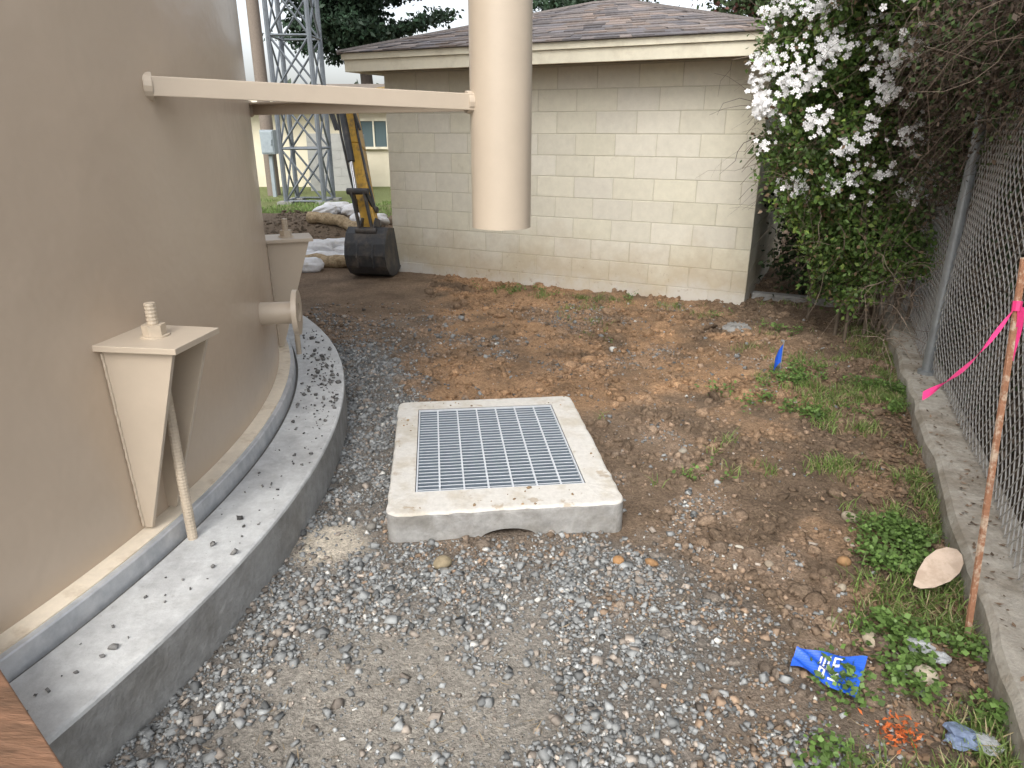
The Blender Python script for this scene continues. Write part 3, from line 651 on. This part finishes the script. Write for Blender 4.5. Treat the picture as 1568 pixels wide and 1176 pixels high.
broad('plum_tree',(4.6,12.5,0),4.4,(4.5,12.3,3.9),(1.5,1.4,1.3),260,60,(.06,.095,.035),.12,4)
broad('oak_tree',(8.5,14,0),6,(8.5,14,4.2),(3,3,2.6),300,50,(.04,.07,.025),.18,9)
C=[]; 
for k in range(40):
    a=random.uniform(-1.1,1.2); dd=random.uniform(55,80); cx,cy=dd*math.sin(a),dd*math.cos(a)
    for q in range(30): C.append((cx+random.gauss(0,2.2),cy+random.gauss(0,2.2),abs(random.gauss(1.4,1.2))))
C=np.array(C); P=clumps(C,20,(.7,.7,.5)); leaves('distant_trees',P,rng.uniform(.5,1.0,len(P)),np.array([.05,.075,.04])*rng.uniform(.5,1.3,(len(P),1)),M_dleaf)

# ---------------------------------------------------------------- background structures
tw=root('lattice_tower'); b=MB(); cx,cy=-4.35,15.4; hw=.4; z0=.05; Hh=13
R45=[(cx-hw,cy-hw),(cx+hw,cy-hw),(cx+hw,cy+hw),(cx-hw,cy+hw)]
for (px,py) in R45: b.tube([(px,py,z0),(px,py,Hh)],.05,6)
nz=int((Hh-z0)/1.05)
for k in range(nz):
    za=z0+.1+k*1.05; zb=za+1.05
    for i in range(4):
        p,q=R45[i],R45[(i+1)%4]; b.tube([(*p,za),(*q,zb)],.022,4); b.tube([(*q,za),(*p,zb)],.022,4)
        b.tube([(*p,za),(*q,za)],.024,4)
b.make('lattice_frame',mat('tower_steel',(.16,.18,.20),rough=.6,metal=.3,var=.2),tw)
b=MB(); 
for (px,py) in R45: b.box((px,py,z0),(.3,.3,.2))
b.make('footings',M_concs,tw)
pl=root('utility_pole'); b=MB(); b.tube([(-5.65,17,0),(-5.65,17,11)],[.15,.11],14,col=(.2,.165,.135)); b.box((-5.65,16.85,9.5),(2,.1,.12),col=(.2,.165,.135)); b.make('pole',M_twig,pl,smooth=True)
hs=root('stucco_house'); b=MB(); b.box((-7.2,21,1.05),(9.2,3,2.4),m=0); 
M_st=mat('yellow_stucco',(.68,.63,.49),rough=.9,base2=(.58,.53,.40),m2=(.45,.65),s2=1.5,var=.06,vs=3,bump=.3,bs=40,bd=.01)
b.make('walls',M_st,hs)
b=MB(); b.prism([(-12.2,19.0,2.20),(-12.2,23,2.20),(-12.2,21,2.75)],(10,0,0)); b.make('roof',mat('tan_roof',(.20,.17,.14),rough=.9,var=.3,vs=8),hs)
b=MB(); b.box((-7.2,18.97,2.20),(10.02,.06,.18)); b.make('fascia',M_fas,hs)
M_glass=mat('window_glass',(.10,.14,.15),rough=.1,var=0,bump=0)
b=MB()
for wx_ in (-3.65,-7.6):
    b.box((wx_,19.47,1.45),(.7,.05,.65),m=0)
    for q in (-.37,.37): b.box((wx_+q,19.45,1.45),(.06,.10,.77),m=1)
    for q in (-.35,.35): b.box((wx_,19.45,1.45+q),(.68,.10,.06),m=1)
    b.box((wx_,19.44,1.45),(.04,.06,.64),m=1)
b.make('windows',[M_glass,M_fas],hs)
gw=root('grey_block_wall'); b=MB(); wall_blocks(b,(-5.1,18.2,0),Vector((1,0,0)),Vector((0,-1,0)),1.4,.05,7,8); b.box((-4.4,18.3,.75),(1.4,.19,1.40),col=(.35,.35,.33))
b.c=[(.38,.38,.36) for c in b.c]; b.make('blocks',mat('grey_cmu',(.38,.38,.36),rough=.9,var=.12,vs=6,bump=.3),gw)
eb=root('electrical_cabinet'); b=MB(); b.box((-5.5,16.6,1.3),(.30,.28,.52)); b.box((-5.5,16.45,1.3),(.26,.02,.46)); b.box((-5.40,16.43,1.3),(.03,.03,.12)); b.box((-5.5,16.6,.5),(.08,.08,1.05)); b.make('cabinet',mat('cabinet_paint',(.30,.35,.38),rough=.5),eb,bevel=.01)

# ---------------------------------------------------------------- excavator
ex=root('mini_excavator')
M_y=mat('yellow_paint',(.62,.37,.06),rough=.45,base2=(.22,.15,.07),m2=(.50,.66),s2=7,var=.2,vs=12,bump=.1)
M_k=mat('black_steel',(.045,.048,.053),rough=.5,base2=(.14,.12,.10),m2=(.48,.7),s2=6,var=.3,vs=14,bump=.2,bs=40)
M_ch=mat('chrome_rod',(.7,.7,.7),rough=.15,metal=1,var=0,bump=0)
M_rub=mat('rubber',(.03,.03,.03),rough=.85,var=.2)
T=Vector((-1.90,8.62,1.86)); Bk=Vector((-1.58,7.90,.52)); 
ed=Vector((.17,.985,0)).normalized(); sd=Vector((ed.y,-ed.x,0))
def beam(b,p0,p1,w,h0,h1,m=0):
    d=(p1-p0).normalized(); s_=sd; u=s_.cross(d).normalized(); q=[]
    for p,h in ((p0,h0),(p1,h1)):
        q.append([p-s_*w/2-u*h/2,p+s_*w/2-u*h/2,p+s_*w/2+u*h/2,p-s_*w/2+u*h/2])
    b.hexa(q[0]+q[1],m=m)
b=MB(); dn=(Bk-T).normalized(); us=sd.cross(dn).normalized()
if us.y>0: us=-us
beam(b,T-dn*.10,T+(Bk-T)*.35,.17,.2,.26); beam(b,T+(Bk-T)*.3505,Bk+dn*.03,.168,.255,.13)
b.make('stick',M_y,ex,bevel=.015)
b=MB(); 
b.tube([T+dn*.05+us*.20-sd*.02,T+(Bk-T)*.52+us*.2-sd*.02],.04,14)
for s__ in (-.10,.10):
    b.tube([T-dn*.1+us*.12+sd*s__,T+(Bk-T)*.3+us*.15+sd*s__,T+(Bk-T)*.6+us*.1+sd*s__,T+(Bk-T)*.85+us*.02+sd*s__],.014,6)
for s__ in (-.16,-.13,.13): b.tube([T-dn*.15-us*.1+sd*s__,T-dn*.0+us*.22+sd*(s__-.03),T+(Bk-T)*.25+us*.12+sd*s__],.016,6)
for s__ in (-.09,.09):
    beam(b,T+(Bk-T)*.84+sd*s__,T+(Bk-T)*.76+us*.24+sd*s__,.02,.06,.06); beam(b,T+(Bk-T)*.76+us*.24+sd*(s__*.8),Bk+us*.17-Vector((0,0,.06))+sd*s__*.8,.02,.06,.06)
for p in (Bk,T+(Bk-T)*.84,T+(Bk-T)*.76+us*.24,Bk+us*.17-Vector((0,0,.06)),T): b.tube([p-sd*.12,p+sd*.12],.035,14)
b.make('cylinder_and_linkage',M_k,ex,smooth=True)
b=MB(); b.tube([T+(Bk-T)*.5+us*.2-sd*.02,T+(Bk-T)*.76+us*.24-sd*.02],.022,12); b.make('cylinder_rod',M_ch,ex,smooth=True)
prof_=[(.10,.06),(-.10,.09),(-.20,.02),(-.27,-.10),(-.30,-.24),(-.26,-.38),(-.16,-.49),(-.02,-.545),(.13,-.54),(.27,-.49)]
bw2=.235
def bp(e_,z_,s_): return Bk+ed*e_*.9+Vector((0,0,z_*.88-.03))+sd*s_
b=MB()
for s_ in (-bw2,bw2-.016): b.prism([bp(e_,z_,s_) for e_,z_ in prof_],sd*.016)
for i in range(len(prof_)-1):
    (e0,z0_),(e1,z1_)=prof_[i],prof_[i+1]; cm=(-.0,-.2)
    f=.95; i0=(cm[0]+(e0-cm[0])*f,cm[1]+(z0_-cm[1])*f); i1=(cm[0]+(e1-cm[0])*f,cm[1]+(z1_-cm[1])*f)
    b.hexa([bp(e0,z0_,-bw2+.017),bp(e0,z0_,bw2-.017),bp(e1,z1_,bw2-.017),bp(e1,z1_,-bw2+.017),bp(*i0,-bw2+.017),bp(*i0,bw2-.017),bp(*i1,bw2-.017),bp(*i1,-bw2+.017)])
for k in range(4):
    s_=-bw2+.05+k*.12; b.hexa([bp(.25,-.51,s_),bp(.25,-.51,s_+.05),bp(.25,-.46,s_+.05),bp(.25,-.46,s_),bp(.37,-.475,s_+.01),bp(.37,-.475,s_+.04),bp(.37,-.465,s_+.04),bp(.37,-.465,s_+.01)])
for s_ in (-.09,.07): b.prism([bp(-.16,.05,s_),bp(.08,.04,s_),bp(.06,.16,s_),bp(-.06,.2,s_),bp(-.2,.08,s_)],sd*.02)
for s_ in (-.10,.08): b.prism([bp(-.21,.0,s_),bp(-.285,-.12,s_),bp(-.32,-.26,s_),bp(-.28,-.40,s_),bp(-.25,-.37,s_),bp(-.29,-.24,s_),bp(-.26,-.1,s_)],sd*.022)
b.make('bucket',M_k,ex,bevel=.004)
b=MB(); Q=Vector((-1.25,10.4,2.05)); Bb=Vector((-.85,11.9,.95)); T2=T-dn*.05
beam(b,T2,Q,.16,.16,.28); beam(b,Q,Bb,.16,.28,.26); b.make('boom',M_y,ex,bevel=.015)
cb=Vector((-.55,12.9,0)); Re=Matrix((sd,ed,Vector((0,0,1)))).transposed()
b=MB(); b.box(cb+Vector((0,0,.78)),(1.35,1.6,.42),Re); b.prism([cb+sd*-.65+ed*.2+Vector((0,0,.99)),cb+sd*-.65+ed*.95+Vector((0,0,.6)),cb+sd*-.65+ed*.95+Vector((0,0,1.35)),cb+sd*-.65+ed*.2+Vector((0,0,1.45))],sd*1.3); b.make('upper_body',M_y,ex,bevel=.05)
b=MB(); 
for sx in (-.62,-.02):
    for ey in (-.6,.15): b.box(cb+sd*sx+ed*ey+Vector((0,0,1.5)),(.05,.05,1.0),Re)
b.box(cb+sd*-.32+ed*-.22+Vector((0,0,2.02)),(.72,.9,.06),Re); b.box(cb+sd*-.32+ed*.0+Vector((0,0,1.2)),(.4,.4,.4),Re); b.make('cab_frame',M_k,ex,bevel=.01)
b=MB()
for sx in (-.55,.55):
    pf=[]
    for k in range(20):
        t=2*math.pi*k/20; pf.append(cb+sd*(sx-.13)+ed*((.65 if math.cos(t)>0 else -.65)+.25*math.cos(t))+Vector((0,0,.26+.25*math.sin(t))))
    b.prism(pf,sd*.26)
b.make('tracks',M_rub,ex,bevel=.02)

# ---------------------------------------------------------------- sandbags & wattles
M_bag=mat('sandbag_cloth',(.76,.77,.79),rough=.85,base2=(.56,.53,.48),m2=(.55,.75),s2=7,var=.12,vs=20,bump=.4,bs=25,bd=.02)
def bag(p,az,sz,name='sandbag',m=None):
    bm=bmesh.new(); bmesh.ops.create_icosphere(bm,subdivisions=4,radius=1)
    for v in bm.verts:
        c=v.co; f=lambda t,e:math.copysign(abs(t)**e,t)
        q=Vector((f(c.x,.75),f(c.y,.7),f(c.z,.8))); nz_=float(vn(c.x*1.5+p[0]*9,c.y*1.5+c.z*2,1.7,3))-.5; q*=1+.3*nz_
        v.co=Matrix.Rotation(az,3,'Z')@Vector((q.x*sz[0],q.y*sz[1],q.z*sz[2]))+Vector(p)
    me=bpy.data.meshes.new(name); bm.to_mesh(me); bm.free(); me.shade_smooth(); me.materials.append(m or M_bag); o=bpy.data.objects.new(name,me); S.collection.objects.link(o); return o
for i,(px,py,a,dz) in enumerate([(-2.35,8.65,.3,0),(-2.62,8.75,1.2,0),(-2.12,8.95,-.4,0),(-2.5,8.95,.1,.08),(-2.75,8.35,.5,0),(-2.35,10.7,.4,0),(-2.05,10.5,-.3,0),(-2.65,10.75,.2,.02),(-2.15,10.2,.9,.03),(-2.45,8.2,.2,0),(-2.0,8.6,.8,0),(-1.95,9.2,.3,0),(-2.9,8.75,.1,.0),(-2.4,11.0,.1,.0),(-2.75,10.5,1.1,.0),(-2.3,9.15,.2,.03)]):
    bag((px,py,float(gz(px,py))+.07+dz),a,(.22,.135,.09))
M_wat=mat('straw_wattle',(.50,.39,.25),rough=.95,base2=(.32,.24,.14),m2=(.45,.6),s2=20,var=.3,vs=60,bump=.9,bs=60,bd=.02)
for pp in ([(-2.9,10.1),(-2.4,9.95),(-2.0,9.7),(-1.75,9.4)],[(-2.9,8.55),(-2.4,8.5),(-1.9,8.42),(-1.75,8.4)]):
    pts=[]
    for i in range(len(pp)-1):
        for t in np.linspace(0,1,8,endpoint=False): pts.append((pp[i][0]*(1-t)+pp[i+1][0]*t,pp[i][1]*(1-t)+pp[i+1][1]*t))
    b=MB(); b.tube([(px,py,float(gz(px,py))+.07+.01*math.sin(k)) for k,(px,py) in enumerate(pts)],[.08+.008*math.sin(k*1.7) for k in range(len(pts))],14); b.make('straw_wattle',M_wat,None,smooth=True)
n=2500; x=rng.uniform(-3.6,-1.7,n); y=rng.uniform(8.4,12.2,n); r=np.clip(rng.lognormal(math.log(.012),.5,n),.005,.035); stones('embankment_clods',np.stack([x,y,gz(x,y)+r*.1],1),r,np.array([.17,.135,.10])*rng.uniform(.7,1.2,(n,1)),M_ground)
n=6500; x=rng.uniform(-5.5,-2.2,n); y=rng.uniform(11.3,15.5,n); k=fbm(x,y,1.2,4)>.42; x=x[k];y=y[k]; n=len(x)
leaves('grass_strip',np.stack([x,y,gz(x,y)],1),rng.uniform(.04,.11,n),np.array([.19,.29,.08])*rng.uniform(.5,1.3,(n,1)),M_leaf,asp=.08,upb=2.5)

# ---------------------------------------------------------------- small items
M_blue=mat('blue_plastic',(.02,.11,.6),rough=.4,var=.1,bump=0)
M_white=mat('white_print',(.8,.8,.8),rough=.6,var=0,bump=0)
def sheet(b,fn,s0,s1,t0,t1,ns,nt_,off=0,m=0):
    o=len(b.v)
    for i in range(ns+1):
        for j in range(nt_+1):
            s=s0+(s1-s0)*i/ns;t=t0+(t1-t0)*j/nt_; p=fn(s,t); b.v.append(tuple(p+Vector((0,0,off))))
    for i in range(ns):
        for j in range(nt_): q=o+i*(nt_+1)+j; b.f.append([q,q+nt_+1,q+nt_+2,q+1]); b.c.append((1,1,1)); b.m.append(m)
g0=float(gz(.97,1.66))
def flagf(s,t):
    a=Vector((.885,1.74,0)); u=Vector((.165,-.095,0)); v=Vector((.055,.075,0)); w_=.5+.95*s-.55*s*s
    p=a+u*s+v*(t-.5)*1.6*w_; p.z=g0+.042+.014*math.sin(s*5+t*3)+.025*t+.008*math.sin(t*11+s*9); return p
b=MB(); sheet(b,flagf,0,1,0,1,24,18)
for (s0,s1,t0,t1) in ((.36,.39,.5,.85),(.42,.45,.5,.85),(.48,.51,.5,.85),(.36,.51,.47,.54),(.56,.59,.47,.85),(.59,.68,.79,.85),(.59,.66,.64,.69),(.59,.68,.47,.53),(.40,.43,.12,.36),(.43,.50,.3,.36),(.47,.5,.12,.36),(.56,.68,.28,.33),(.56,.68,.12,.17)):
    sheet(b,flagf,s0,s1,t0,t1,4,4,off=.0035,m=1)
b.make('blue_utility_flag',[M_blue,M_white],None,smooth=False,fixn=False)
b=MB(); p=Vector((1.84,4.49,float(gz(1.84,4.49)))); b.tube([p,p+Vector((.0,0,.26))],.003,6,m=1)
def f2(s,t): return p+Vector((-.002-.045*s,.01*math.sin(s*4),.24-.13*t-.03*s*(1-t)-.07*s))
sheet(b,f2,0,1,0,1,8,6); b.make('blue_utility_flag',[M_blue,M_galv],None,fixn=False)
b=MB(); cx,cy=1.91,5.67; g0=float(gz(cx,cy))
lathe(b,(cx,cy),[(.13,g0-.03),(.125,g0+.025),(.11,g0+.035),(.10,g0+.03),(.085,g0+.045),(.02,g0+.06),(.001,g0+.06)],n=32)
for k in range(12):
    t=k*math.pi/6; b.box((cx+.055*math.cos(t),cy+.055*math.sin(t),g0+.056),(.06,.008,.012),Matrix.Rotation(t,3,'Z'))
b.make('drain_cap',M_concs,None,smooth=True)
stk=root('survey_stake'); b=MB(); A=Vector((1.50,1.84,-.05)); Bt=Vector((1.60,2.165,1.22)); d=(Bt-A).normalized(); s_=d.cross(Vector((0,1,0))).normalized(); u=s_.cross(d)
b.box((A+Bt)/2,((Bt-A).length,.018,.009),Matrix((d,s_,u)).transposed())
b.make('wooden_lath',mat('rusty_lath',(.33,.16,.09),rough=.9,base2=(.45,.34,.25),m2=(.5,.6),s2=30,var=.3,vs=60,bump=.4,bs=80),stk)
M_pink=mat('pink_ribbon',(.90,.06,.26),rough=.4,var=.05,bump=0,trans=.25)
K=A+(Bt-A)*.885
def rb(s,t):
    e=Vector((-.40,-.26,-.20)); p=K+e*s+Vector((0,0,-.05*math.sin(s*3.1)))+Vector((.01,.0,.016))*(t-.5)*(1+.3*math.sin(s*9)); p.y+=.012*math.sin(s*8)*(t-.5)*2; return p
def rb2(s,t): return K+Vector((.004+.006*math.sin(s*5),-.012-.02*s,-.17*s))+Vector((.024,.004*math.sin(s*6),0))*(t-.5)
b=MB(); sheet(b,rb,0,1,0,1,24,2); sheet(b,rb2,0,1,0,1,12,2)
for q in (-.008,.008): b.tube([K+d*(q-.008),K+d*(q+.008)],.014,8)
b.make('flagging_ribbon',M_pink,stk,fixn=False)
# flat scrap: straight upper-left edge, rounded right end, resting from weeds up onto kerb
cp=[(0,0),(.045,.030),(.10,.052),(.155,.058),(.20,.050),(.232,.030),(.238,.008),(.225,-.016),(.19,-.034),(.14,-.042),(.07,-.036),(.02,-.020)]
Oc=Vector((1.425,2.06,.075)); uc=Vector((.90,.30,.30)).normalized(); vc=Vector((-.15,.85,.48)).normalized(); nc=uc.cross(vc).normalized()
b=MB(); b.prism([Oc+uc*p[0]*.95+vc*p[1]*1.15 for p in cp],nc*.005); b.make('cardboard_scrap',mat('cardboard',(.54,.43,.34),rough=.85,base2=(.44,.34,.26),m2=(.5,.6),s2=9,var=.12),None)
M_pl=mat('crumpled_plastic',(.6,.62,.64),rough=.25,var=.2,vs=40,bump=.6,bs=40,bd=.02,trans=.3)
M_pb=mat('pale_blue_plastic',(.3,.38,.55),rough=.25,var=.2,vs=40,bump=.6,bs=40,bd=.02,trans=.3)
for (px,py,pr_2,mm) in ((1.32,1.80,.035,M_pl),(1.36,1.76,.026,M_pl),(1.24,1.45,.04,M_pb),(1.29,1.42,.03,M_pl)):
    bm=bmesh.new(); bmesh.ops.create_icosphere(bm,subdivisions=3,radius=pr_2)
    for v in bm.verts:
        k_=.5+1.1*float(vn(v.co.x*45+px*7,v.co.y*45+v.co.z*60,1.5,6)); v.co*=k_; v.co.z*=.5; v.co+=Vector((px,py,float(gz(px,py))+pr_2*.5+.01))
    me=bpy.data.meshes.new('crumpled_plastic'); bm.to_mesh(me); bm.free(); me.materials.append(mm); o_=bpy.data.objects.new('crumpled_plastic',me); S.collection.objects.link(o_)
b=MB(); A=Vector((-1.42,1.475,.43)); Bq=Vector((-.78,.955,.30)); d=(Bq-A).normalized(); s_=d.cross(Vector((0,0,1))).normalized(); u=s_.cross(d)
off=s_*.075 if s_.y<0 else -s_*.075
b.box((A+Bq)/2+off-u*.045,((Bq-A).length+.3,.15,.09),Matrix((d,s_,u)).transposed())
b.make('timber_post',mat('rough_wood',(.22,.115,.065),rough=.8,base2=(.10,.055,.03),m2=(.4,.6),s2=9,var=.35,vs=14,bump=.7,bs=20,bd=.012,stretch=((.25,2.5,2.5),(0,0,math.radians(39)))),None,bevel=.004)

# ---------------------------------------------------------------- light, sky, camera
W=bpy.data.worlds.new('World'); S.world=W; W.use_nodes=True; nt=W.node_tree; N=nt.nodes; L=nt.links
sk=N.new('ShaderNodeTexSky'); sk.sky_type='NISHITA'; sk.sun_disc=False; el=46; sk.sun_elevation=math.radians(el); sk.sun_rotation=math.radians(200); sk.dust_density=4; sk.air_density=1.0; sk.ozone_density=1
hs_=N.new('ShaderNodeHueSaturation'); hs_.inputs['Saturation'].default_value=.30; hs_.inputs['Value'].default_value=2.2; L.new(sk.outputs[0],hs_.inputs['Color'])
bg=N['Background']; L.new(hs_.outputs[0],bg.inputs[0]); bg.inputs[1].default_value=.15
sl=bpy.data.lights.new('sun','SUN'); sl.energy=1.2; sl.angle=math.radians(35); sl.color=(1,.975,.94); so=bpy.data.objects.new('sun',sl); S.collection.objects.link(so); so.rotation_euler=(math.radians(90-el),0,math.radians(-20))
cam=bpy.data.cameras.new('camera'); co=bpy.data.objects.new('camera',cam); S.collection.objects.link(co); co.location=(0,0,1.6); co.rotation_euler=(math.radians(90-20.3),0,0)
cam.sensor_width=36; cam.lens=1060/1568*36; cam.clip_end=1500; cam.clip_start=.05; S.camera=co
S.view_settings.view_transform='Standard'; S.view_settings.look='None'; S.view_settings.exposure=0
